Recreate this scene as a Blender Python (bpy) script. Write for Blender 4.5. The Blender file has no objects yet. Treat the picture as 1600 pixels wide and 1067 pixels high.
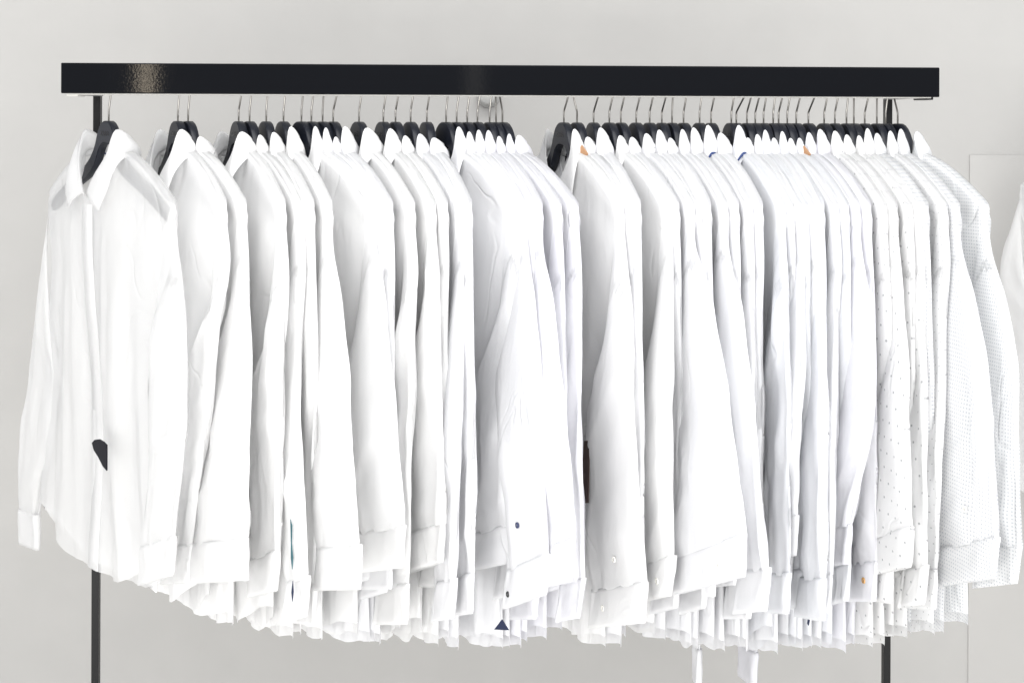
import bpy, math, random
from mathutils import Vector, Matrix, noise
R = math.radians
scene = bpy.context.scene
C = scene.collection

# ------------------------------------------------------------------ camera, world, lamps
D = 2.3                       # metres from camera to the middle of the rack
FPX = 2222.0                  # focal length in photo pixels (50 mm lens)
ALPHA = R(2.8)                # the rack stands slightly turned
CZ = 1.45                     # camera height
HOR = 199.0                   # row of the eye level in the 1600x1067 photo
cam_d = bpy.data.cameras.new('camera'); cam = bpy.data.objects.new('camera', cam_d); C.objects.link(cam)
cam_d.lens = 50; cam_d.sensor_width = 36; cam_d.clip_end = 60; cam_d.clip_start = 0.05
cam.location = (0, -D, CZ); cam.rotation_euler = (R(90), R(-0.19), 0)
cam_d.shift_y = -(533.5 - HOR) / 1600.0
scene.camera = cam

world = bpy.data.worlds.new('World'); scene.world = world; world.use_nodes = True
wb = world.node_tree.nodes['Background']; wb.inputs[0].default_value = (0.97, 0.98, 1.0, 1); wb.inputs[1].default_value = 1.05

def area(name, loc, target, sx, sy, power, col=(1, 1, 1)):
    d = bpy.data.lights.new(name, 'AREA'); d.shape = 'RECTANGLE'; d.size = sx; d.size_y = sy; d.energy = power; d.color = col
    o = bpy.data.objects.new(name, d); C.objects.link(o); o.location = loc
    o.rotation_euler = (Vector(target) - Vector(loc)).to_track_quat('-Z', 'Y').to_euler(); return o
area('ceiling_softlight', (0.1, -1.3, 3.0), (0.0, -0.1, 0.8), 2.6, 1.0, 40, (1, 0.99, 0.97))
area('shop_front_light', (0.9, -3.6, 2.25), (0.1, 0, 0.9), 2.4, 0.9, 27, (0.98, 0.99, 1.0))
area('low_fill', (0.0, -2.6, 0.35), (0.0, 0.8, 0.9), 3.4, 0.8, 50, (1, 0.99, 0.97))  # added fill lamp near the floor, no real fixture; brightens the lower wall
area('warm_spot', (-0.955, -2.57, 1.595), (-0.57, 0, 1.5), 0.026, 0.26, 1.1, (1, 0.86, 0.66))
area('small_spot', (0.116, -2.52, 1.60), (-0.06, 0, 1.5), 0.04, 0.26, 0.1, (1, 0.95, 0.88))

vs = scene.view_settings
vs.view_transform = 'Standard'; vs.look = 'None'; vs.exposure = 0.22; vs.gamma = 1; vs.use_curve_mapping = False

# ------------------------------------------------------------------ helpers
def tag(o, label=None, cat=None, group=None, kind=None):
    if label: o['label'] = label
    if cat: o['category'] = cat
    if group: o['group'] = group
    if kind: o['kind'] = kind
    return o

def link(name, me, mat, parent=None):
    o = bpy.data.objects.new(name, me)
    if mat is not None: me.materials.append(mat)
    C.objects.link(o)
    if parent: o.parent = parent
    return o

UVO = (0.0, 0.0)
def mesh_from(name, vs_, fs, smooth=True, uvs=None):
    me = bpy.data.meshes.new(name)
    me.from_pydata([tuple(v) for v in vs_], [], fs)
    if smooth: me.polygons.foreach_set('use_smooth', [True] * len(me.polygons))
    if uvs is not None:
        ox, oy = UVO; lay = me.uv_layers.new(name='UVMap'); flat = []
        for l in me.loops: flat.extend((uvs[l.vertex_index][0]+ox, uvs[l.vertex_index][1]+oy))
        lay.data.foreach_set('uv', flat)
    me.update(); return me

def empty(name, loc, rz=0):
    o = bpy.data.objects.new(name, None); C.objects.link(o); o.location = loc; o.rotation_euler = (0, 0, rz)
    o.empty_display_size = 0.05; return o

def box(name, lo, hi, mat, parent=None, bevel=0.0):
    x0, y0, z0 = lo; x1, y1, z1 = hi
    v = [(x0,y0,z0),(x1,y0,z0),(x1,y1,z0),(x0,y1,z0),(x0,y0,z1),(x1,y0,z1),(x1,y1,z1),(x0,y1,z1)]
    f = [(0,3,2,1),(4,5,6,7),(0,1,5,4),(1,2,6,5),(2,3,7,6),(3,0,4,7)]
    o = link(name, mesh_from(name, v, f, False), mat, parent)
    if bevel:
        m = o.modifiers.new('b', 'BEVEL'); m.width = bevel; m.segments = 3
        o.data.polygons.foreach_set('use_smooth', [True]*6); m.harden_normals = True
    return o

def tube_mesh(name, pts, r, n=8):
    vs_, fs = [], []
    P = [Vector(p) for p in pts]; up = Vector((0.13, 0.99, 0.05))
    for i, p in enumerate(P):
        t = (P[min(i+1, len(P)-1)] - P[max(i-1, 0)]).normalized()
        a = t.cross(up).normalized(); b = t.cross(a)
        for k in range(n):
            q = 2*math.pi*k/n; vs_.append(p + a*math.cos(q)*r + b*math.sin(q)*r)
    for i in range(len(P)-1):
        for k in range(n):
            fs.append((i*n+k, i*n+(k+1) % n, (i+1)*n+(k+1) % n, (i+1)*n+k))
    fs.append(tuple(range(n))); fs.append(tuple(range((len(P)-1)*n, len(P)*n))[::-1])
    return mesh_from(name, vs_, fs)

def sm(x):
    x = max(0.0, min(1.0, x)); return x*x*(3-2*x)
def lerp(a, b, t): return a + (b-a)*t
def curve(pts, t):
    """Catmull-Rom through pts at t in 0..1"""
    n = len(pts)-1; x = max(0.0, min(0.99999, t))*n; i = int(x); f = x-i
    p1, p2 = Vector(pts[i]), Vector(pts[i+1])
    p0 = Vector(pts[i-1]) if i > 0 else p1*2-p2
    p3 = Vector(pts[i+2]) if i+2 <= n else p2*2-p1
    return 0.5*((2*p1)+(p2-p0)*f+(2*p0-5*p1+4*p2-p3)*f*f+(3*p1-p0-3*p2+p3)*f*f*f)
def nz(x, y, z=0.0): return noise.noise(Vector((x, y, z)))

# ------------------------------------------------------------------ materials
def mat_new(name):
    m = bpy.data.materials.new(name); m.use_nodes = True; nt = m.node_tree
    return m, nt, nt.nodes['Principled BSDF'], nt.nodes['Material Output']
def N(nt, t, **kw):
    n = nt.nodes.new(t)
    for k, v in kw.items(): setattr(n, k, v)
    return n
def mth(nt, op, a, b=None):
    n = nt.nodes.new('ShaderNodeMath'); n.operation = op
    for i, q in enumerate((a, b)):
        if q is None: continue
        if isinstance(q, (int, float)): n.inputs[i].default_value = q
        else: nt.links.new(q, n.inputs[i])
    return n.outputs[0]

def plain(name, col, rough=0.5, metal=0.0, bump=0.0, bscale=300, spec=0.5, var=0.0):
    m, nt, p, out = mat_new(name)
    p.inputs['Base Color'].default_value = (*col, 1); p.inputs['Roughness'].default_value = rough
    p.inputs['Metallic'].default_value = metal; p.inputs['Specular IOR Level'].default_value = spec
    tc = N(nt, 'ShaderNodeTexCoord')
    if bump:
        t = N(nt, 'ShaderNodeTexNoise'); t.inputs['Scale'].default_value = bscale; t.inputs['Detail'].default_value = 3
        nt.links.new(tc.outputs['Object'], t.inputs['Vector'])
        b = N(nt, 'ShaderNodeBump'); b.inputs['Strength'].default_value = bump; b.inputs['Distance'].default_value = 0.001
        nt.links.new(t.outputs[0], b.inputs['Height']); nt.links.new(b.outputs[0], p.inputs['Normal'])
    if var:
        t = N(nt, 'ShaderNodeTexNoise'); t.inputs['Scale'].default_value = 9; t.inputs['Detail'].default_value = 6
        nt.links.new(tc.outputs['Object'], t.inputs['Vector'])
        r = N(nt, 'ShaderNodeMix', data_type='RGBA')
        r.inputs[6].default_value = (*[c*(1-var) for c in col], 1); r.inputs[7].default_value = (*[min(1, c*(1+var)) for c in col], 1)
        nt.links.new(t.outputs[0], r.inputs[0]); nt.links.new(r.outputs[2], p.inputs['Base Color'])
    return m

def fabric(name, col, pattern=None, trans=0.36, clear=0.0, dot=(0.10, 0.11, 0.13), weave=0.15):
    m, nt, p, out = mat_new(name)
    p.inputs['Roughness'].default_value = 0.85; p.inputs['Specular IOR Level'].default_value = 0.25
    p.inputs['Base Color'].default_value = (*col, 1)
    tl = N(nt, 'ShaderNodeBsdfTranslucent'); tl.inputs[0].default_value = (*col, 1)
    mx = N(nt, 'ShaderNodeMixShader'); mx.inputs[0].default_value = trans
    nt.links.new(p.outputs[0], mx.inputs[1]); nt.links.new(tl.outputs[0], mx.inputs[2]); nt.links.new(mx.outputs[0], out.inputs[0])
    if clear:
        tp = N(nt, 'ShaderNodeBsdfTransparent'); m2 = N(nt, 'ShaderNodeMixShader'); m2.inputs[0].default_value = clear
        nt.links.new(mx.outputs[0], m2.inputs[1]); nt.links.new(tp.outputs[0], m2.inputs[2]); nt.links.new(m2.outputs[0], out.inputs[0])
    tc = N(nt, 'ShaderNodeTexCoord')
    # crumpled cloth: long soft wrinkles + crisp small creases
    mp = N(nt, 'ShaderNodeMapping'); mp.inputs['Scale'].default_value = (1.0, 0.35, 1.0)
    nt.links.new(tc.outputs['UV'], mp.inputs[0])
    n1 = N(nt, 'ShaderNodeTexNoise'); n1.inputs['Scale'].default_value = 26; n1.inputs['Detail'].default_value = 3
    n1.inputs['Distortion'].default_value = 0.6
    nt.links.new(mp.outputs[0], n1.inputs['Vector'])
    b1 = N(nt, 'ShaderNodeBump'); b1.inputs['Strength'].default_value = 0.6; b1.inputs['Distance'].default_value = 0.004
    nt.links.new(n1.outputs[0], b1.inputs['Height'])
    n2 = N(nt, 'ShaderNodeTexNoise'); n2.inputs['Scale'].default_value = 900; n2.inputs['Detail'].default_value = 2
    nt.links.new(tc.outputs['UV'], n2.inputs['Vector'])
    b2 = N(nt, 'ShaderNodeBump'); b2.inputs['Strength'].default_value = weave; b2.inputs['Distance'].default_value = 0.0006
    n3 = N(nt, 'ShaderNodeTexNoise'); n3.inputs['Scale'].default_value = 9; n3.inputs['Detail'].default_value = 2; n3.inputs['Distortion'].default_value = 0.9
    mp3 = N(nt, 'ShaderNodeMapping'); mp3.inputs['Scale'].default_value = (1.0, 0.6, 1.0); mp3.inputs['Rotation'].default_value = (0, 0, 0.5)
    nt.links.new(tc.outputs['UV'], mp3.inputs[0]); nt.links.new(mp3.outputs[0], n3.inputs['Vector'])
    rdg = N(nt, 'ShaderNodeMapRange'); rdg.interpolation_type = 'SMOOTHSTEP'
    rdg.inputs['From Min'].default_value = 0.0; rdg.inputs['From Max'].default_value = 0.035; rdg.inputs['To Min'].default_value = 1.0; rdg.inputs['To Max'].default_value = 0.0
    nt.links.new(mth(nt, 'ABSOLUTE', mth(nt, 'SUBTRACT', n3.outputs[0], 0.5)), rdg.inputs['Value'])
    n4 = N(nt, 'ShaderNodeTexNoise'); n4.inputs['Scale'].default_value = 5; nt.links.new(tc.outputs['UV'], n4.inputs['Vector'])
    r4 = N(nt, 'ShaderNodeMapRange'); r4.inputs['From Min'].default_value = 0.5; r4.inputs['From Max'].default_value = 0.68
    nt.links.new(n4.outputs[0], r4.inputs['Value'])
    b3 = N(nt, 'ShaderNodeBump'); b3.inputs['Strength'].default_value = 0.65; b3.inputs['Distance'].default_value = 0.0022
    nt.links.new(mth(nt, 'MULTIPLY', rdg.outputs[0], r4.outputs[0]), b3.inputs['Height']); nt.links.new(b1.outputs[0], b3.inputs['Normal'])
    nt.links.new(n2.outputs[0], b2.inputs['Height']); nt.links.new(b3.outputs[0], b2.inputs['Normal'])
    nt.links.new(b2.outputs[0], p.inputs['Normal'])
    if pattern:
        step, rad, stagger, strength = pattern
        sx = N(nt, 'ShaderNodeSeparateXYZ'); nt.links.new(tc.outputs['UV'], sx.inputs[0])
        v = mth(nt, 'DIVIDE', sx.outputs[1], step)
        row = mth(nt, 'FLOOR', v)
        u = mth(nt, 'DIVIDE', sx.outputs[0], step)
        if stagger: u = mth(nt, 'ADD', u, mth(nt, 'MULTIPLY', mth(nt, 'MODULO', row, 2.0), 0.5))
        fu = mth(nt, 'SUBTRACT', mth(nt, 'FRACT', u), 0.5); fv = mth(nt, 'SUBTRACT', mth(nt, 'FRACT', v), 0.5)
        d = mth(nt, 'SQRT', mth(nt, 'ADD', mth(nt, 'MULTIPLY', fu, fu), mth(nt, 'MULTIPLY', fv, fv)))
        msk = mth(nt, 'MULTIPLY', mth(nt, 'LESS_THAN', d, rad/step), strength)
        mc = N(nt, 'ShaderNodeMix', data_type='RGBA'); mc.inputs[6].default_value = (*col, 1); mc.inputs[7].default_value = (*dot, 1)
        nt.links.new(msk, mc.inputs[0]); nt.links.new(mc.outputs[2], p.inputs['Base Color']); nt.links.new(mc.outputs[2], tl.inputs[0])
    return m

M_warm = fabric('white_cotton', (0.90, 0.90, 0.90))
M_thin = fabric('thin_white_linen', (0.84, 0.84, 0.84), trans=0.4, clear=0.36)
M_cool = fabric('cool_white_poplin', (0.885, 0.887, 0.90))
M_blue = fabric('bluish_white_oxford', (0.87, 0.878, 0.90), weave=0.3)
M_lav = fabric('lavender_white_poplin', (0.872, 0.872, 0.90))
M_dots = fabric('white_sparse_dots', (0.885, 0.885, 0.885), pattern=(0.0215, 0.0017, True, 0.50))
M_dots2 = fabric('white_fine_dots', (0.88, 0.882, 0.885), pattern=(0.0115, 0.0010, True, 0.42))
M_grid = fabric('white_micro_grid', (0.87, 0.874, 0.88), pattern=(0.0056, 0.0012, False, 0.50), dot=(0.34, 0.38, 0.44))
M_grid2 = fabric('white_micro_check', (0.865, 0.87, 0.875), pattern=(0.0052, 0.0012, False, 0.50), dot=(0.36, 0.40, 0.44))
M_navy = plain('navy_cloth', (0.012, 0.02, 0.06), 0.8, bump=0.2)
M_bluetrim = plain('blue_tape', (0.025, 0.05, 0.16), 0.8, bump=0.2)
M_bluestripe = plain('light_blue_tape', (0.16, 0.27, 0.60), 0.8, bump=0.2)
M_teal = plain('teal_print', (0.03, 0.10, 0.12), 0.8, bump=0.2, var=0.6)
M_hang = plain('hanger_plastic', (0.009, 0.011, 0.018), 0.40, bump=0.15, bscale=900, spec=0.35)
M_emb = plain('hanger_letter', (0.006, 0.006, 0.008), 0.25)
M_steel = plain('chrome_wire', (0.26, 0.25, 0.235), 0.28, 1.0)
M_beam = plain('black_lacquer', (0.0028, 0.0032, 0.0045), 0.05, bump=0.035, bscale=330, spec=0.08)
M_beam2 = plain('grey_bracket', (0.22, 0.22, 0.22), 0.45)
M_lip = plain('pale_lip', (0.62, 0.61, 0.58), 0.4)
M_post = plain('black_powder_coat', (0.005, 0.005, 0.0055), 0.35, bump=0.2, bscale=700, spec=0.2)
M_tan = plain('tan_leather', (0.38, 0.21, 0.11), 0.6, bump=0.4, bscale=500, var=0.15)
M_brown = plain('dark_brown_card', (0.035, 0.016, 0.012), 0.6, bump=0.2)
M_black = plain('black_card', (0.004, 0.004, 0.008), 0.5, spec=0.2, bump=0.3, bscale=80)
M_btn = plain('pearl_button', (0.80, 0.79, 0.74), 0.25)
M_btnn = plain('navy_button', (0.02, 0.03, 0.09), 0.3)
M_btnb = plain('black_button', (0.012, 0.012, 0.014), 0.3)
M_btno = plain('amber_button', (0.50, 0.28, 0.10), 0.3)
M_thread = plain('button_thread', (0.35, 0.35, 0.34), 0.9)
M_wall = plain('painted_wall', (0.415, 0.408, 0.395), 0.6, bump=0.25, bscale=45, var=0.05, spec=0.15)
M_panel = plain('wall_panel', (0.415, 0.407, 0.393), 0.5, bump=0.1, bscale=60, var=0.02)
M_panel2 = plain('wall_panel_light', (0.442, 0.434, 0.420), 0.5, bump=0.1, bscale=60, var=0.02)
M_floor = plain('floor_tile', (0.72, 0.71, 0.69), 0.4, bump=0.1)
M_knob = plain('grey_knob', (0.42, 0.42, 0.41), 0.35)

# ------------------------------------------------------------------ setting
WY = 0.85
tag(box('floor', (-4, -5, -0.02), (4, WY+0.1, 0), M_floor), kind='structure')
tag(box('back_wall', (-4, WY, 0.001), (4, WY+0.12, 3.2), M_wall), 'pale warm grey painted wall behind the clothes rack', 'wall')
def px2x(px, Y): return (px-800)/FPX*(Y+D)
def py2z(py, Y): return CZ-(py-HOR)/FPX*(Y+D)
rp = box('wall_panel', (px2x(1515, WY), WY-0.0025, 0.05), (2.4, WY-0.001, py2z(240, WY)), M_panel)
tag(rp, 'slightly darker grey rectangular panel on the wall at far right', 'wall panel')

# ------------------------------------------------------------------ rail geometry
def rail_pt(px, off=0.0):
    """point on the hanging rail seen at column px (off = metres behind the hanging line)"""
    k = (px-800)/FPX; ta = math.tan(ALPHA)
    x = k*(D+off)/(1-k*ta); return Vector((x, x*ta+off, 0))
def project(p):
    Y = p.y+D; return 800+FPX*p.x/Y, HOR+(CZ-p.z)*FPX/Y

TOPZ = CZ+0.008              # z of every hanger's top
BT, BB = CZ+0.0975, CZ+0.0500   # beam top and bottom
rack = empty('clothes_rack', (0, 0, 0), ALPHA)
tag(rack, 'black metal clothes rack with a flat top beam and two thin posts', 'clothes rack')
def rack_x(px, off):
    p = rail_pt(px, off); return p.x*math.cos(ALPHA)+p.y*math.sin(ALPHA)
xl = rack_x(98, -0.05); xr = rack_x(1464, -0.05)
box('beam', (xl, -0.062, BB), (xr, -0.046, BT), M_beam, rack, bevel=0.0018)
box('lip', (xl+0.012, -0.045, BB-0.0015), (xr-0.008, -0.020, BB+0.001), M_lip, rack)
PY = 0.10
pxl = rack_x(152.5, PY); pxr = rack_x(1387, PY)
for x, s in ((pxl, 1), (pxr, -1)):
    box('post', (x-0.0058, PY-0.008, 0.0), (x+0.0058, PY+0.008, BB+0.012), M_post, rack, bevel=0.001)
for xa, s in ((xl, 1), (xr, -1)):
    # side arm from the beam's end back to the post
    a, b = sorted((xa+s*0.004, xa+s*0.016))
    box('side_arm', (a, -0.0455, BB+0.004), (b, PY+0.012, BB+0.028), M_post, rack, bevel=0.001)
    a, b = sorted((xa+s*0.004, xa+s*0.022))
    box('bracket', (a, -0.044, BB-0.004), (b, 0.0, BB+0.0035), M_lip if s > 0 else M_post, rack, bevel=0.001)
    a, b = sorted((xa+s*0.0165, (pxl if s > 0 else pxr)+s*0.007))
    box('cross_arm', (a, PY-0.011, BB+0.0125), (b, PY+0.011, BB+0.027), M_post, rack, bevel=0.001)
    a, b = sorted(((pxl if s > 0 else pxr)-0.012, (pxl if s > 0 else pxr)+0.012))
    v = [(a, -0.02, BB-0.001), (b, -0.02, BB-0.001), (b, PY-0.0125, BB-0.001), (a, PY-0.0125, BB-0.001),
         (a, -0.02, BB+0.003), (b, -0.02, BB+0.003), (b, PY-0.0125, BB+0.003), (a, PY-0.0125, BB+0.003)]
    link('gusset', mesh_from('gusset', v, [(0,3,2,1),(4,5,6,7),(0,1,5,4),(1,2,6,5),(2,3,7,6),(3,0,4,7)], False), M_beam2, rack)
RZ = BB+0.026; RR = 0.008
link('hanging_rail', tube_mesh('hanging_rail', [(xl+0.017, 0, RZ), (xr-0.017, 0, RZ)], RR, 16), M_steel, rack)
for x in (-0.02,):
    box('spacer', (x-0.01, -0.0455, RZ-0.003), (x+0.01, -0.007, RZ+0.003), M_post, rack)

# round bumper on the wall behind
kp = Vector((px2x(763, WY), WY, py2z(151, WY)))
kn = []
for i, (r, y) in enumerate(((0.0, -0.05), (0.016, -0.05), (0.0195, -0.044), (0.0195, -0.012), (0.025, -0.008), (0.025, 0.0))):
    kn += [(kp.x+r*math.cos(2*math.pi*k/32), kp.y+y-0.001, kp.z+r*math.sin(2*math.pi*k/32)) for k in range(32)]
kf = [(i*32+k, i*32+(k+1) % 32, (i+1)*32+(k+1) % 32, (i+1)*32+k) for i in range(5) for k in range(32)]
tag(link('wall_bumper', mesh_from('wall_bumper', kn, kf), M_knob), 'round grey bumper on the wall just under the beam', 'wall bumper')

# ------------------------------------------------------------------ hanger
def prism_mesh(name, outline, th, bev=0.0015):
    """outline in (u,z) -> thick plate in v with a small chamfer"""
    n = len(outline); cx = [Vector((p[0], p[1])) for p in outline]
    ins = []
    for i in range(n):
        a, b, c = cx[i-1], cx[i], cx[(i+1) % n]
        t = (c-a).normalized(); nn = Vector((-t.y, t.x)); ins.append(b-nn*bev)
    vs_ = [];
    for pts, v in ((ins, th/2), (cx, th/2-bev), (cx, -th/2+bev), (ins, -th/2)):
        vs_ += [(p.x, v, p.y) for p in pts]
    fs = []
    for k in range(3):
        for i in range(n): fs.append((k*n+i, k*n+(i+1) % n, (k+1)*n+(i+1) % n, (k+1)*n+i))
    h = n//2
    for i in range(h-1):          # cap quads: outline is mirrored, upper i pairs with lower n-1-i
        j = n-1-i
        fs.append((i, i+1, j-1, j) if True else None); fs.append((3*n+i, 3*n+j, 3*n+j-1, 3*n+i+1))
    vs_ = [(x, y*(1-0.45*sm((abs(x)-.045)/.05)), z) for x, y, z in vs_]
    me = mesh_from(name, vs_, fs, False)
    for k in range(3*n): me.polygons[k].use_smooth = True
    return me
up = [(0.0,0.0),(.007,-.0004),(.014,-.003),(.021,-.0085),(.0265,-.016),(.031,-.025),(.036,-.036),(.043,-.047),(.055,-.0585),(.075,-.0705),(.10,-.0815),(.13,-.094),(.165,-.110),(.19,-.123),(.205,-.133),(.212,-.143)]
lo_ = [(0.0,-.036),(.008,-.0365),(.016,-.0395),(.022,-.045),(.027,-.053),(.033,-.063),(.040,-.073),(.050,-.082),(.064,-.090),(.084,-.0985),(.108,-.108),(.135,-.120),(.165,-.134),(.185,-.144),(.198,-.150),(.207,-.152)]
top = [(-u, z) for u, z in up[::-1]] + up[1:]
bot = [(-u, z) for u, z in lo_[::-1]] + lo_[1:]
outline = top + bot[::-1]
hanger_me = prism_mesh('hanger_body', outline, 0.0135); hanger_me.materials.append(M_hang)
def hook_me(lean):
    pts = [(0, 0, -0.004), (0, 0, 0.017)]
    top_z = RZ+RR+0.0018-TOPZ
    rr = RR+0.0018+0.004
    # wire leaves the neck, cranks sideways in the hanger's plane and goes up over the rail
    x1 = lean
    pts += [(lean*0.15, 0, 0.022), (lean*0.8, 0, 0.040)]
    cz = RZ-TOPZ-0.004
    for k in range(0, 13):
        a = -R(10)+R(215)*k/12
        pts.append((rr*math.cos(a)-rr+x1, 0, cz+rr*math.sin(a)))
    return tube_mesh('hook', pts, 0.0015, 8)
fc = bpy.data.curves.new('txt', 'FONT'); fc.body = 'ZARA'; fc.size = 0.0105; fc.extrude = 0.0002; fc.align_x = 'CENTER'; fc.space_character = 1.15; fc.offset = 0.00015
fo = bpy.data.objects.new('txt', fc); C.objects.link(fo)
bpy.context.view_layer.update()
text_me = bpy.data.meshes.new_from_object(fo.evaluated_get(bpy.context.evaluated_depsgraph_get()))
bpy.data.objects.remove(fo); text_me.materials.clear(); text_me.materials.append(M_emb)
# text lies in XY; stand it up facing +v (front)
for v in text_me.vertices:
    x, y, z = v.co; v.co = (x, 0.0069+z, y-0.0235)

def button(parent, loc, nrm, mat, name='button', r=0.0055):
    nrm = Vector(nrm).normalized(); a = nrm.orthogonal().normalized(); b = nrm.cross(a); n = 16; vs_ = []
    for rr, h in ((0, .0012), (.55, .0010), (.72, .0019), (.92, .0018), (1, .001), (1, -.0005)):
        vs_ += [Vector(loc)+nrm*h+(a*math.cos(2*math.pi*k/n)+b*math.sin(2*math.pi*k/n))*rr*r for k in range(n)]
    fs = [(i*n+k, i*n+(k+1) % n, (i+1)*n+(k+1) % n, (i+1)*n+k) for i in range(5) for k in range(n)]
    o = link(name, mesh_from('button', vs_, fs), mat, parent)
    vs_ = []
    for s1, s2 in ((1, 1), (-1, -1), (1, -1), (-1, 1)):
        c = Vector(loc)+nrm*0.0014+(a*s1+b*s2)*r*0.2
        vs_.append([c+(a*math.cos(2*math.pi*k/6)+b*math.sin(2*math.pi*k/6))*r*0.13 for k in range(6)])
    v2 = [p for q in vs_ for p in q]
    link('thread', mesh_from('thread', v2, [tuple(range(i*6, i*6+6)) for i in range(4)], False), M_thread, o)
    return o

# ------------------------------------------------------------------ shirt
NECK = (0.064, -0.047); TIP = (0.222, -0.125)
def shirt(t, sd, mat, depF, depB, hem, near, far, opts):
    """t = Empty; local x along the hanger (+ = towards the viewer), y = chest side (negative = back), z up, 0 at hanger top"""
    rnd = random.Random(sd); q = rnd.random()*50
    dF, dB = depF, depB
    # --- top edges of front and back panels (half curves, centre -> neck point)
    nf = [(0.010, .034*dF+.001, -.122), (.032, max(.009, .031*dF), -.092), (.054, max(.0095, .020*dF), -.062), NECK_P(0.008)]
    nb = [(0.0, -.044*dB, -.058), (.028, -.038*dB, -.056), (.052, min(-.0085, -.020*dB), -.051), NECK_P(-0.008)]
    SN = 0.32; NS = 56; NW = 64
    def top_pt(s, front):
        a = abs(s); sg = 1 if s >= 0 else -1
        if a <= SN:
            p = curve(nf if front else nb, a/SN)
            if front and a < 0.02: p.x = 0.010*a/0.02
        else:
            k = (a-SN)/(1-SN)
            z = lerp(NECK[1], TIP[1], k**1.12)+0.006*math.sin(math.pi*min(1, k*1.1))
            p = Vector((lerp(NECK[0], TIP[0], k), (0.0080 if front else -0.0080)*min(1, (1-k)*8+0.3), z))
        return Vector((p.x*sg, p.y, p.z))
    def side_u(z, s=-1):
        d = -z
        if s > 0:
            if d < 0.125: return TIP[0]
            return lerp(.222, .188, sm((d-.125)/.08))-.010*sm((d-.22)/.1)+opts.get('flare', 0.0)*sm((d-.34)/.4)
        if d < 0.125: return TIP[0]
        if d < 0.22: return lerp(.222, .200, sm((d-.125)/.095))
        if d < 0.34: return lerp(.200, .222, sm((d-.22)/.12))
        return lerp(.222, .222+opts.get('flare', 0.0), (d-.34)/.4)
    verts, uvs, faces = [], [], []
    lean = rnd.uniform(-.012, .012)
    idx = {}
    for front in (True, False):
        sg = 1 if front else -1; dep = dF if front else dB
        for i in range(NS+1):
            s = -1+2*i/NS; T = top_pt(s, front)
            zb = -hem+(0.055 if dF > .6 else 0.030)*sm((abs(s)-0.35)/0.65)+(0.0 if front else -0.018)+0.003*nz(s*1.5+q, sg)
            for j in range(NW+1):
                w = j/NW; z = lerp(T.z, zb, w)
                b1 = sm(w*3.2) ; b2 = sm(w*5)
                u = lerp(T.x, s*side_u(z, s), b1)
                prof = max(0.0, 1-abs(s)**2.4)**0.75
                base = (0.006+0.028*dep*(1-0.35*w))*prof+0.0012
                fold = (nz(s*2.6+q, w*0.9+sg*7)*0.55+nz(s*6.3+q*2, w*1.3-sg*3)*0.33+nz(s*13+q, w*2.1, sg)*0.12)
                amp = (0.008+0.036*dep)*sm(w*1.6)*(0.45+0.55*w)*(1-.35*sm((w-.8)/.2))*(0.25+0.75*prof)
                sh = nz(s*9+w*3, w*9+q, sg*5)*0.0016
                v = lerp(T.y*sg, base, b2)+fold*amp+sh*b2
                clr = 0.0078*(1-sm((-z-0.15)/0.05)) if abs(u) < .216 else 0.004
                v = max(v, -0.001) if not abs(s) > .97 else v*0.3
                if w > 0.02: v = max(v, clr*min(1, w*60))
                gather = 0.010*nz(w*3+q, s*3)*w
                verts.append((u+lean*w+gather, sg*v+0.006*nz(q, w*1.5)*w, z)); uvs.append((u+sg*1.0, z))
                idx[(front, i, j)] = len(verts)-1
        for i in range(NS):
            for j in range(NW):
                f = (idx[(front, i, j)], idx[(front, i+1, j)], idx[(front, i+1, j+1)], idx[(front, i, j+1)])
                faces.append(f if not front else f[::-1])
    # stitch shoulders and side seams
    for j in range(NW):
        for i in (0, NS):
            faces.append((idx[(True, i, j)], idx[(True, i, j+1)], idx[(False, i, j+1)], idx[(False, i, j)]))
    i0 = int(NS*(1-SN)/2)
    for i in list(range(0, i0))+list(range(NS-i0, NS)):
        faces.append((idx[(True, i, 0)], idx[(True, i+1, 0)], idx[(False, i+1, 0)], idx[(False, i, 0)]))
    body = link('body', mesh_from('shirt_body', verts, faces, True, uvs), mat, t)
    # --- placket and buttons down the front
    if opts.get('placket'):
        pv, pf, pu = [], [], []; c = NS//2
        for j in range(1, NW+1):
            for k, off in enumerate((-0.016, -0.0155, 0.0155, 0.016)):
                p = Vector(verts[idx[(True, c, j)]]); pl = Vector(verts[idx[(True, c-3, j)]]); pr = Vector(verts[idx[(True, c+3, j)]])
                fr = (off/0.05); y = p.y+(pr.y-pl.y)/max(1e-4, (pr.x-pl.x))*off
                pv.append((p.x+off, y+(0.0022 if k in (1, 2) else 0.0002), p.z)); pu.append((off+3, p.z))
        for j in range(NW-1):
            for k in range(3): pf.append((j*4+k, j*4+k+1, (j+1)*4+k+1, (j+1)*4+k)[::-1])
        pl_ = link('placket', mesh_from('placket', pv, pf, True, pu), mat, t)
        for k in range(0 if opts.get('nobtn') else 6):
            j = int(NW*(0.06+0.145*k)); b = pv[j*4+1]; p = Vector(verts[idx[(True, c, j+1)]])
            button(t, (p.x, b[1]+0.0012, p.z), (0, 1, 0), opts.get('btn', M_btn))
    # --- collar: stand + fall
    ring = [(0.010, .034*dF+.001, -.122), (.032, max(.009, .031*dF), -.092), (.054, max(.009, .020*dF), -.061), (.064, 0, -.046), (.050, -.022*dB, -.050), (.028, -.038*dB, -.055), (0, -.044*dB, -.057)]
    cz = opts.get('cz', 0.0)
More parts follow.
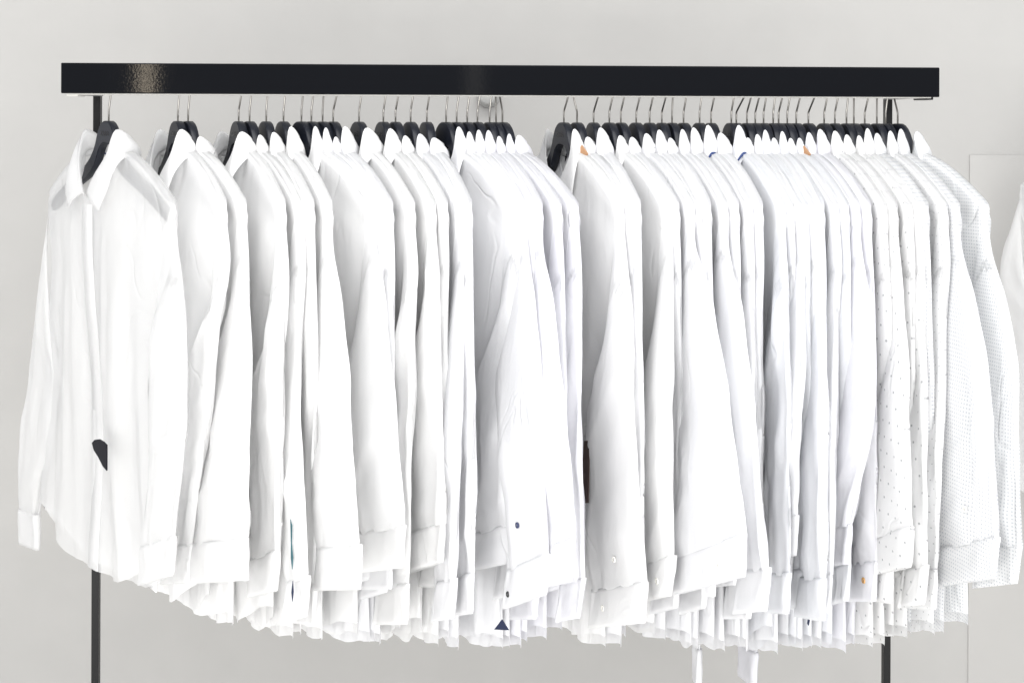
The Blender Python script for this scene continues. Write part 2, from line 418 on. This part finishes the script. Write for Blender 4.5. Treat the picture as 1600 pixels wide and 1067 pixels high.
    fold_ = [(0.006, .038*dF+.002, -.114), (.024, max(.010, .037*dF), -.088), (.048, max(.0095, .028*dF), -.055+cz*.5), (.053, .013*dF+.002, -.017+cz), (.050, -.016*dB, -.028+cz*.6), (.028, -.034*dB, -.040), (0, -.040*dB, -.042)]
    e = opts.get('spread', 0.062)
    w_ = 0.006
    edge = [(e, .038*dF+w_*.7, -.139), (.074, .035*dF+w_*.8, -.110), (.079, .026*dF+w_*.9, -.082), (.075, .007*dF+w_*.6, -.059), (.058, -.026*dB-w_*.5, -.058), (.030, -.042*dB-w_, -.063), (0, -.048*dB-w_, -.065)]
    NT = 60; cv, cu, cf = [], [], []
    for i in range(NT+1):
        tt = i/NT*2-1; a = 1-abs(tt); sg = 1 if tt >= 0 else -1
        a_ = a
        Rg, F, E = curve(ring, a_), curve(fold_, a_), curve(edge, a_)
        for p in (Rg, F, E): p.x *= sg
        mid = (Rg+F)/2; out = Vector((sg*0.003, 0.0, 0))
        rows = []
        for k in range(5): rows.append(Rg.lerp(F, k/4)+Vector((0, 0, 0)))
        crest = F+Vector((sg*0.0022*min(1, a*6), 0.0, 0.0022)); rows.append(crest)
        for k in range(0, 9):
            f = k/8; p = F.lerp(E, f)+Vector((sg*0.0045*math.sin(math.pi*min(1, f+.15)), 0.004*dF*math.sin(math.pi*f)*(1 if a < .5 else -1), 0))
            p += Vector((0, 1, 0))*nz(tt*3+q, f*1.5)*0.003*f*min(1, dF*2)
            rows.append(p)
        for k, p in enumerate(rows): cv.append(p); cu.append((tt*0.2+5, k*0.008))
    M_ = len(rows)
    for i in range(NT):
        for k in range(M_-1): cf.append((i*M_+k, i*M_+k+1, (i+1)*M_+k+1, (i+1)*M_+k))
    col = link('collar', mesh_from('collar', cv, cf, True, cu), opts.get('collar_mat', mat), t)
    so = col.modifiers.new('s', 'SOLIDIFY'); so.thickness = 0.0014; so.offset = 0
    if opts.get('trim'):              # coloured tape along the collar's foot or the inner neck
        which = opts['trim']
        pts = []
        if which == 'inner':
            for i in range(21):
                a = 0.60+0.40*i/20; p = curve(ring, a); p += Vector((0, 0.003, -0.001)); pts.append(p)
            pts = [Vector((-p.x, p.y, p.z)) for p in pts]+[p for p in pts[::-1]][1:]
            hgt = 0.0028
        else:
            for i in range(15):
                a = 0.20+0.42*i/14; p = curve(ring, a).lerp(curve(edge, a), 0.62)+Vector((0.005, 0.0035, 0.010-.004*i/14)); pts.append(p)
            hgt = 0.0045
        tv = [p for p in pts]+[p-Vector((0, 0, hgt)) for p in pts]; n = len(pts)
        tr = link('neck_tape', mesh_from('neck_tape', tv, [(i, i+1, n+i+1, n+i) for i in range(n-1)]), M_bluetrim, t)
        so = tr.modifiers.new('s', 'SOLIDIFY'); so.thickness = 0.002; so.offset = 0
    if opts.get('neck_label'):
        a, mt = opts['neck_label']
        lo3 = box('neck_label', (-0.011, -0.001, -0.019), (0.011, 0.001, 0.0), mt, t, bevel=0.0005)
        p = curve(edge, 0.42)
        lo3.location = (p.x-0.006, p.y+0.004+a, p.z+0.026); lo3.rotation_euler = (R(8), R(38), R(-12))
    # --- sleeves
    for which, prm in (('near', near), ('far', far)):
        if prm is None: continue
        sgn = 1 if which == 'near' else -1
        outer, inner, L = prm['outer'], prm['inner'], prm['len']
        vo = prm['v']; hb = prm['b']; tilt = prm.get('tilt', 0.15); ch = 0.062
        r1, rr = random.Random(sd*7+(1 if sgn > 0 else 2)), 26
        qq = r1.random()*40; NR = 84
        z_end = TIP[1]-L+ch
        W_end = (outer[-1]-inner[-1])
        if 'fix' in prm: W_end = prm['fix'](outer[-1], vo)-prm['fix'](inner[-1], vo)
        sv, su, sf = [], [], []
        kz = r1.uniform(.45, .62); kamp = r1.uniform(-.006, .010)
        cre = [(r1.uniform(.3, .95), r1.uniform(-2.2, 2.2), r1.uniform(.0018, .0050), r1.choice((-1, 1))) for _ in range(5)]
        def ringpts(k, ext=0.0, cuff=False):
            """k 0..1 down the sleeve"""
            ou = curve([(o, 0, 0) for o in outer], k).x; iu = curve([(o, 0, 0) for o in inner], k).x
            zo = lerp(TIP[1]-0.004, z_end+tilt*W_end*.5, k**1.05); zi = lerp(prm.get('zu', -0.325), z_end-tilt*W_end*.5, k)
            if k < 0.04: pass
            vv = vo*sm(k*3.5)+prm.get('fwd', 0)*sm((k-prm.get('ks', .15))/.6)+0.006*nz(k*2+qq, 1.3)*k
            vs0 = vo*sm(k*3.5)+prm.get('fwd', 0)*sm((k-prm.get('ks', .15))/.6)
            if 'fix' in prm: ou = prm['fix'](ou, vs0); iu = prm['fix'](iu, vs0)
            b = lerp(0.010, hb, sm(k*4))*lerp(1, .45, k)
            el = kamp*math.exp(-((k-kz)/.12)**2)
            pts = []
            for m in range(rr):
                ph = 2*math.pi*m/rr; c, s = math.cos(ph), math.sin(ph)
                cc = math.copysign(abs(c)**0.8, c); ss = math.copysign(abs(s)**0.9, s)
                u = (ou+iu)/2+(ou-iu)/2*cc+el; z = (zo+zi)/2+(zo-zi)/2*cc
                wr = nz(c*1.9+qq, k*5.5, s)*0.005+nz(c*4.5, k*11+qq, s*2)*0.0022+nz(c*3.2+qq*1.7, k*1.4, s*1.5)*0.007
                for (ck, csl, ca, side) in cre:      # sharp creases running across the sleeve
                    d = (k-ck)*L*6-csl*(c)*0.22
                    wr += ca*math.exp(-abs(d)*7)*(1 if s*side > 0 else 0.2)*(1-abs(c))**.4
                gat = 0.0016*math.sin(ph*9+qq)*sm((k-.86)/.14)
                wr = wr*sm((k-prm.get('calm', 0))*(5 if not prm.get('calm') else 2.2))*(1-0.5*sm((k-.93)/.07))+gat*.6
                v = vv+b*ss+wr*(1 if s >= 0 else -.6)
                pts.append((sgn*(u), v, z))
            return pts
        for j in range(NR+1):
            k = j/NR
            for m, p in enumerate(ringpts(k)):
                sv.append(p); su.append((p[0]+7+sgn*2+(1 if p[1] < vo else 0), p[2]))
        for j in range(NR):
            for m in range(rr):
                f = (j*rr+m, j*rr+(m+1) % rr, (j+1)*rr+(m+1) % rr, (j+1)*rr+m)
                sf.append(f if sgn > 0 else f[::-1])
        # UV seam: wrap jump hidden on the back side
        slv = link('sleeve', mesh_from('sleeve', sv, sf, True, su), mat, t)
        # cuff
        last = [Vector(p) for p in ringpts(1.0)]; ctr = sum(last, Vector())/rr
        ax = Vector((sgn*(-tilt)*0.9*0.6, 0, -1)).normalized()
        cvs, cus, cfs = [], [], []
        cw = W_end/2*1.03; bth = hb*.22+0.0022
        diru = Vector((sgn*1, 0, tilt*1.0)).normalized()
        ncr = 10; rc = 40
        for j in range(ncr+1):
            f = j/ncr; cc0 = ctr+ax*(f*ch-0.004)
            fl = 1.0+0.05*f
            for m in range(rc):
                ph = 2*math.pi*m/rc; c, s = math.cos(ph), math.sin(ph)
                cc = math.copysign(abs(c)**0.55, c); ss = math.copysign(abs(s)**0.8, s)
                bow = 0.004*nz(c*1.3+qq, f*.8, s)+0.0012*nz(c*5, f*3+qq, s*3)
                edge_in = -0.0012 if j in (0, ncr) else 0
                p = cc0+diru*cc*cw*fl+Vector((0, 1, 0))*(ss*(bth+edge_in)+bow)
                cvs.append(p); cus.append((p.x+9, p.z+.003))
        for j in range(ncr):
            for m in range(rc):
                f = (j*rc+m, j*rc+(m+1) % rc, (j+1)*rc+(m+1) % rc, (j+1)*rc+m)
                cfs.append(f if sgn > 0 else f[::-1])
        cf_ = link('cuff', mesh_from('cuff', cvs, cfs, True, cus), opts.get('cuff_mat', mat), slv)
        so = cf_.modifiers.new('s', 'SOLIDIFY'); so.thickness = 0.0018; so.offset = -1
        # stitch line around the cuff, 5 mm above the edge
        if sgn > 0:
            for (fu, fz, mt) in prm.get('buttons', [(0.45, 0.5, M_btn)]):
                pc = ctr+ax*(fz*ch)+diru*fu*cw
                # find front surface
                best = max((p for p in cvs+[Vector(s_) for s_ in sv[-rr*14:]] if abs(p.x-pc.x) < 0.012 and abs(p.z-pc.z) < 0.012), key=lambda p: p.y, default=pc+Vector((0, bth, 0)))
                button(cf_, (pc.x, best.y+0.0008, pc.z), (0, 1, 0), mt, r=prm.get('br', 0.0045))
    return body
def NECK_P(y): return (NECK[0], y, NECK[1])

# ------------------------------------------------------------------ the line of shirts
hooks = [170,278,294,373,390,416,443,471,486.5,504,520.6,561,599,618,641.6,667,697,713.5,730,746,765,775,785,
         881,901.6,927.5,952,970,994,1015,1034,1050,1068,1093,1111,1142.6,1150.4,1167,1180,1193,1208,1216.5,1230,1244,1263,1287.6,1304.4,1322.5,1334,1351,1370,1383.6,1402.6]
lean_px = [5,4,4,7,4,3,4,3,4,2,8,5,5,6,5,5,3,4,4,4,3,-1,-5, 7,-6,8,5,5,5,5,7,1,4,3,5,4,11,6,6,4,3,5,3.5,5,8,4,4,2,0,4.5,0,2,-4]
tips = [275,352,384,444,473,489,517,585,597,606,613,647,679,698,724,735,806,812,822,834,846,877,904,
        974,990,999,1047,1060,1084,1100,1109,1136,1153,1175,1190,1225,1240,1254,1262,1275,1286,1310,1325,1343,1360,1385,1401,1425,1440,1450,1480,1500,1546]
# sleeves that come forward: index -> (px of the cuff's outer edge, its width px, bottom row)
cuffs = {0:(277,52,928),1:(300,44,938),2:(388,86,948),3:(440,44,952),4:(482,30,988),6:(562,62,958),7:(634,72,915),11:(641,46,996),12:(697,62,942),14:(716,28,990),
         16:(818,80,918),18:(862,62,972),20:(898,40,940),22:(915,34,985),23:(1012,84,1015),26:(1056,48,962),28:(1170,116,968),31:(1206,46,985),37:(1248,50,898),
         40:(1288,40,990),41:(1304,44,985),43:(1332,52,910),46:(1428,106,945),48:(1448,34,965),50:(1466,40,968),51:(1560,102,948),52:(1596,66,936)}
elb = {0:.035, 1:.012, 2:.006, 4:-.02, 6:.006, 23:-.006, 43:.062, 52:.022, 51:.012, 37:.010, 26:-.004, 28:.004, 49:.0}
hem_px = {0:892,1:925,2:940,3:960,6:965,10:975,14:975,18:985,22:960,23:985,26:965,30:980,34:985,40:985,44:980,47:975,50:958,52:955}
hk = sorted(hem_px)
def hem_at(i):
    for a, b in zip(hk, hk[1:]):
        if a <= i <= b: return lerp(hem_px[a], hem_px[b], (i-a)/(b-a))
    return 960
def theta_for(H, tip_px):
    lo, hi = R(5), R(88)
    for _ in range(40):
        th = (lo+hi)/2; p = H+Vector((math.cos(th), -math.sin(th), 0))*TIP[0]
        if project(p)[0] > tip_px: lo = th
        else: hi = th
    return th
def u_for(H, th, px):
    d = Vector((math.cos(th), -math.sin(th), 0)); k = (px-800)/FPX
    return (k*(H.y+D)-H.x)/(d.x-k*d.y)

def u_fix(H, th, u, v):
    """slide a point that has swung forward by v along its hanger so the sleeve keeps its line"""
    d = Vector((math.cos(th), -math.sin(th), 0)); ch = Vector((-math.sin(th), -math.cos(th), 0))
    return u_for(H+ch*v, th, project(H+d*u)[0])

words = ['', 'first','second','third','fourth','fifth','sixth','seventh','eighth','ninth','tenth','eleventh','twelfth','thirteenth','fourteenth','fifteenth','sixteenth','seventeenth','eighteenth','nineteenth','twentieth']
def place(i):
    if i == 0: return 'alone at the left end of the rail'
    if i == 1: return 'left one of the pair near the left end'
    if i == 2: return 'right one of the pair near the left end'
    if i <= 22:
        k = i-2
        return ('%s from the left in the middle bunch' % words[k]) if k <= 10 else ('%s from the right in the middle bunch' % words[23-i])
    k = i-22
    return ('%s from the left in the right-hand bunch' % words[k]) if k <= 15 else ('%s from the right in the right-hand bunch' % words[53-i])

N_S = len(hooks); rng = random.Random(11)
Hs = [rail_pt(h) for h in hooks]; Ths = [theta_for(H, t) for H, t in zip(Hs, tips)]
desc = {}; roots = {}
mats = {}
for i in range(N_S):
    mats[i] = (M_thin if i == 0 else M_warm if i < 8 else M_warm if i in (11, 12, 13) else M_cool if i < 17 else M_lav if i in (19, 20, 21, 22) else
               M_warm if i in (23, 26) else M_cool if i < 33 else M_blue if i in (35, 38, 40, 42) else M_lav if i in (43, 44) else M_cool)
for i in (45, 46, 48): mats[i] = M_dots
mats[47] = M_dots; mats[49] = M_grid; mats[50] = M_dots2; mats[51] = M_grid; mats[52] = M_grid2
desc[0] = 'thin see-through white shirt with blue neck tape'
for i in (45, 46, 47, 48): desc[i] = 'white shirt with sparse grey dots'
desc[49] = 'white shirt with a pale blue micro grid'; desc[50] = 'white shirt with small faint grey dots'
desc[51] = 'white shirt with a pale blue micro grid'; desc[52] = 'white shirt with fine grey-blue check'
desc[7] = 'white shirt with blue tape inside its collar'
desc[24] = 'white shirt with a tan leather neck label'
desc[33] = 'white shirt with blue tape under its collar'; desc[35] = 'white shirt with blue tape under its collar'
desc[43] = 'white shirt with a tan leather neck label'
desc[18] = 'white shirt with a navy sleeve button'
for i in (19, 20, 21, 22, 44): desc[i] = 'lavender-white shirt'
for i in (38, 40, 42): desc[i] = 'bluish white shirt'

for i in range(N_S):
    UVO = (i*3.71 % 17, i*1.93 % 11)
    H, th = Hs[i], Ths[i]
    t = empty('shirt', (H.x, H.y, TOPZ), -th)
    # local y must be the chest side: hanger direction (cos,-sin), chest (-sin,-cos) => mirror y
    t.scale = (1, -1, 1)
    gl = (Hs[i]-Hs[i-1]).length*math.sin(th) if i else 0.2
    gr = (Hs[i+1]-Hs[i]).length*math.sin(th) if i+1 < N_S else 0.2
    dF = max(0.24, min(1.0, (gl-0.002)/0.05)); dB = max(0.22, min(0.8, gr/0.05))
    hem = (hem_at(i)+rng.uniform(-20, -8)-HOR)/FPX*D+0.008
    if i in cuffs:
        po, wpx, yb = cuffs[i]
        Hc = H
        uo = u_for(Hc, th, po); ui = u_for(Hc, th, po-wpx)
        fw = 0.025 if i in (0, 1, 3, 11, 23) else 0.046
        Yn = (H+Vector((math.cos(th), -math.sin(th), 0))*u_fix(H, th, uo, fw)+Vector((-math.sin(th), -math.cos(th), 0))*fw).y
        L = (yb-HOR)/FPX*(Yn+D)+0.008-0.125
        bulge = rng.uniform(-.004, .008)
        hero = True
    else:
        uo = TIP[0]+rng.uniform(-.01, .03); ui = uo-rng.uniform(.075, .095); L = rng.uniform(.555, .615); bulge = rng.uniform(.0, .01); hero = False
    W = uo-ui
    if i == 0: uo = uo
    eb = elb.get(i, bulge)
    outer = [TIP[0]-.007, TIP[0]+.004]+[lerp(TIP[0]+.005, uo, k/7)+eb*math.sin(math.pi*min(1, max(0, (k-.6)/6.4)))**1.3 for k in range(2, 8)]
    wm = min(max(0.105 if hero else .085, W*1.12), .15)
    if i == 23: wm = W*.86; dF = .4
    inner = [0.186, 0.160, outer[2]-wm*.9, outer[3]-wm, outer[4]-wm, outer[5]-lerp(wm, W, .35), outer[6]-lerp(wm, W*1.04, .75), ui]
    rg = gl > 0.03
    near = dict(zu=rng.uniform(-.36, -.25), ks=rng.uniform(.02, .30), calm=(0.0 if rg else 0.18), fix=lambda u, v, H=H, th=th: u_fix(H, th, u, v), fwd=(0.030 if hero and not rg else 0.004), outer=outer, inner=inner, len=L, v=(0.016 if not rg else 0.024)+rng.uniform(-.002, .004), b=0.013 if hero else 0.010, tilt=rng.uniform(.28, .46) if hero else rng.uniform(.2, .45))
    if i == 18: near['buttons'] = [(-0.55, -1.1, M_btnn), (-0.7, 0.6, M_btnb)]; near['br'] = 0.0042
    elif i in (37,): near['buttons'] = [(-0.4, 0.45, M_btn), (0.2, 0.5, M_btn)]; near['br'] = 0.0052
    elif i == 23: near['buttons'] = [(-0.05, -0.75, M_btn), (-0.35, 0.45, M_btn)]
    elif i in (51,): near['buttons'] = [(0.1, -0.9, M_btn)]
    elif i in (41, 44): near['buttons'] = [(0.4, 0.4, M_btno)]
    elif i not in (26, 28, 2): near['buttons'] = []
    fo_ = [TIP[0]-.007, .228, .238, .236, .240, .238, .235, .232]
    if i == 0: fo_ = [TIP[0]-.007, .231, .255, .275, .295, .313, .328, .338]
    fi_ = [.213, .180, .130, .12, .115, .12, .135, .145]
    if i == 0: fi_ = [.213, .190, .170, .175, .195, .215, .245, .268]
    far = dict(outer=fo_, inner=fi_, len=rng.uniform(.58, .64) if i else 0.585+.04, v=0.004, b=0.010 if i else .014, tilt=-0.05)
    if i == 43: far.update(outer=[.215, .228, .235, .235, .235, .232, .228, .222], inner=[.213, .18, .14, .135, .14, .145, .15, .150], len=.86)
    if i == 36: far.update(outer=[.215, .228, .235, .225, .215, .205, .19, .172], inner=[.213, .18, .14, .13, .135, .14, .145, .145], len=.85)
    opts = {}
    if i in (0, 1, 3, 7, 11, 12, 23): opts['placket'] = True
    if i == 0: opts['flare'] = .035; opts['nobtn'] = True
    if i in (0, 7): opts['trim'] = 'inner'
    if i in (33, 35): opts['trim'] = 'outer'
    if i == 24: opts['neck_label'] = (0.0, M_tan)
    if i == 43: opts['neck_label'] = (0.0, M_tan)
    opts['cz'] = rng.uniform(-.012, .006) if i else 0.0
    if i in (7, 10, 16, 32): opts['cz'] = .006
    if i in (33, 35): opts['cz'] = .010
    opts['spread'] = rng.uniform(.052, .064)
    roots[i] = t
    shirt(t, 100+i, mats[i], dF, dB, hem, near, far, opts)
    base_desc = desc.get(i, 'plain white long-sleeved shirt')
    tag(t, base_desc+', '+place(i), 'shirt', 'white shirts hanging along the rail')
    # hanger
    h = empty('coat_hanger', (H.x, H.y, TOPZ), -th); h.scale = (1, -1, 1)
    hb_ = bpy.data.objects.new('hanger_body', hanger_me); C.objects.link(hb_); hb_.parent = h
    px_m = FPX/D
    ln = lean_px[i]/px_m/max(.3, math.cos(th))
    ho = link('hook', hook_me(ln), M_steel, h)
    if gl > 0.03:
        tx = bpy.data.objects.new('lettering', text_me); C.objects.link(tx); tx.parent = h
    tag(h, 'black plastic hanger with chrome hook, '+place(i), 'hanger', 'black hangers along the rail')

# ------------------------------------------------------------------ one more shirt beyond the right end, on a wall peg
UVO = (2.2, 7.7)
H = Vector((1.205, 0.50, 0)); th = R(50)
t = empty('shirt', (H.x, H.y, TOPZ), -th); t.scale = (1, -1, 1)
shirt(t, 777, M_thin, 1, 1, 0.78, dict(outer=[.215,.228,.24,.24,.24,.24,.235,.23], inner=[.213,.18,.13,.12,.12,.12,.13,.14], len=.62, v=.016, b=.014),
      dict(outer=[.215,.240,.262,.268,.272,.27,.262,.25], inner=[.213,.185,.15,.15,.15,.155,.16,.165], len=.64, v=.004, b=.016), {})
tag(t, 'pale white shirt cut off by the right edge, hanging behind the rack', 'shirt')
h = empty('coat_hanger', (H.x, H.y, TOPZ), -th); h.scale = (1, -1, 1)
hb_ = bpy.data.objects.new('hanger_body', hanger_me); C.objects.link(hb_); hb_.parent = h
link('hook', hook_me(0.004), M_steel, h)
tag(h, 'black plastic hanger inside the pale shirt past the right edge', 'hanger')
tag(link('wall_peg', tube_mesh('wall_peg', [(H.x, 0.44, RZ), (H.x, WY-0.001, RZ)], RR, 16), M_steel), 'round steel peg on the wall holding the pale shirt at far right', 'peg')

# ------------------------------------------------------------------ swing tags and coloured bits between the shirts
def at_u(i, px, back=0.0):
    """a point in the plane of shirt i (shifted along its chest side by -back) under column px"""
    H, th = Hs[i], Ths[i]; ch = Vector((-math.sin(th), -math.cos(th), 0)); P0 = H-ch*back
    d = Vector((math.cos(th), -math.sin(th), 0)); k = (px-800)/FPX
    u = (k*(P0.y+D)-P0.x)/(d.x-k*d.y); return P0+d*u
def sheet(name, i, back, pix, mat, th=0.0012, child=False):
    pts = []
    for px, py in pix:
        p = at_u(i, px, back); p.z = CZ-(py-HOR)/FPX*(p.y+D); pts.append(p)
    n = Vector((-math.sin(Ths[i]), -math.cos(Ths[i]), 0))*th
    c = sum(pts, Vector())/len(pts)
    v = [p-c+n/2 for p in pts]+[p-c-n/2 for p in pts]; m = len(pts)
    f = [tuple(range(m)), tuple(range(m, 2*m))[::-1]]+[(k, k+m, (k+1) % m+m, (k+1) % m) for k in range(m)]
    o = link(name, mesh_from(name, v, f, False), mat); o.location = c
    if child:
        r_ = roots[i]; o.parent = r_
        o.matrix_parent_inverse = Matrix.LocRotScale(r_.location, r_.rotation_euler, r_.scale).inverted()
    return o
o = sheet('swing_tag', 0, -0.062, [(146,694),(150,689),(157,688),(164,692),(169,697),(169,737),(163,730),(156,716),(149,705)], M_black, 0.002)
tag(o, 'small black tag poking out of the front of the thin leftmost shirt', 'tag')
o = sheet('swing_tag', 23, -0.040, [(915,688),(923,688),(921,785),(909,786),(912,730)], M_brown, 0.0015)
tag(o, 'dark brown card tag hanging in the gap between the two bunches', 'tag')

# coloured trims that show between the tails and cuffs, each part of its shirt
sheet('hem_gusset', 16, -0.040, [(775,983),(787,967),(798,984)], M_navy, 0.001, True)
sheet('placket_trim', 4, -0.060, [(456,812),(458.5,822),(458,850),(460,872),(459,890),(457,872),(457,850)], M_teal, 0.001, True)
sheet('placket_trim', 4, -0.060, [(460,908),(461,925),(459.5,940),(458,926)], M_navy, 0.001, True)
sheet('cuff_lining', 37, -0.060, [(1208,874),(1213,862),(1217,880),(1210,882)], M_navy, 0.001, True)
sheet('placket_trim', 41, -0.060, [(1270,896),(1272,900),(1271,925),(1274,936),(1266,975),(1264,972),(1269,935),(1268,920)], M_navy, 0.001, True)
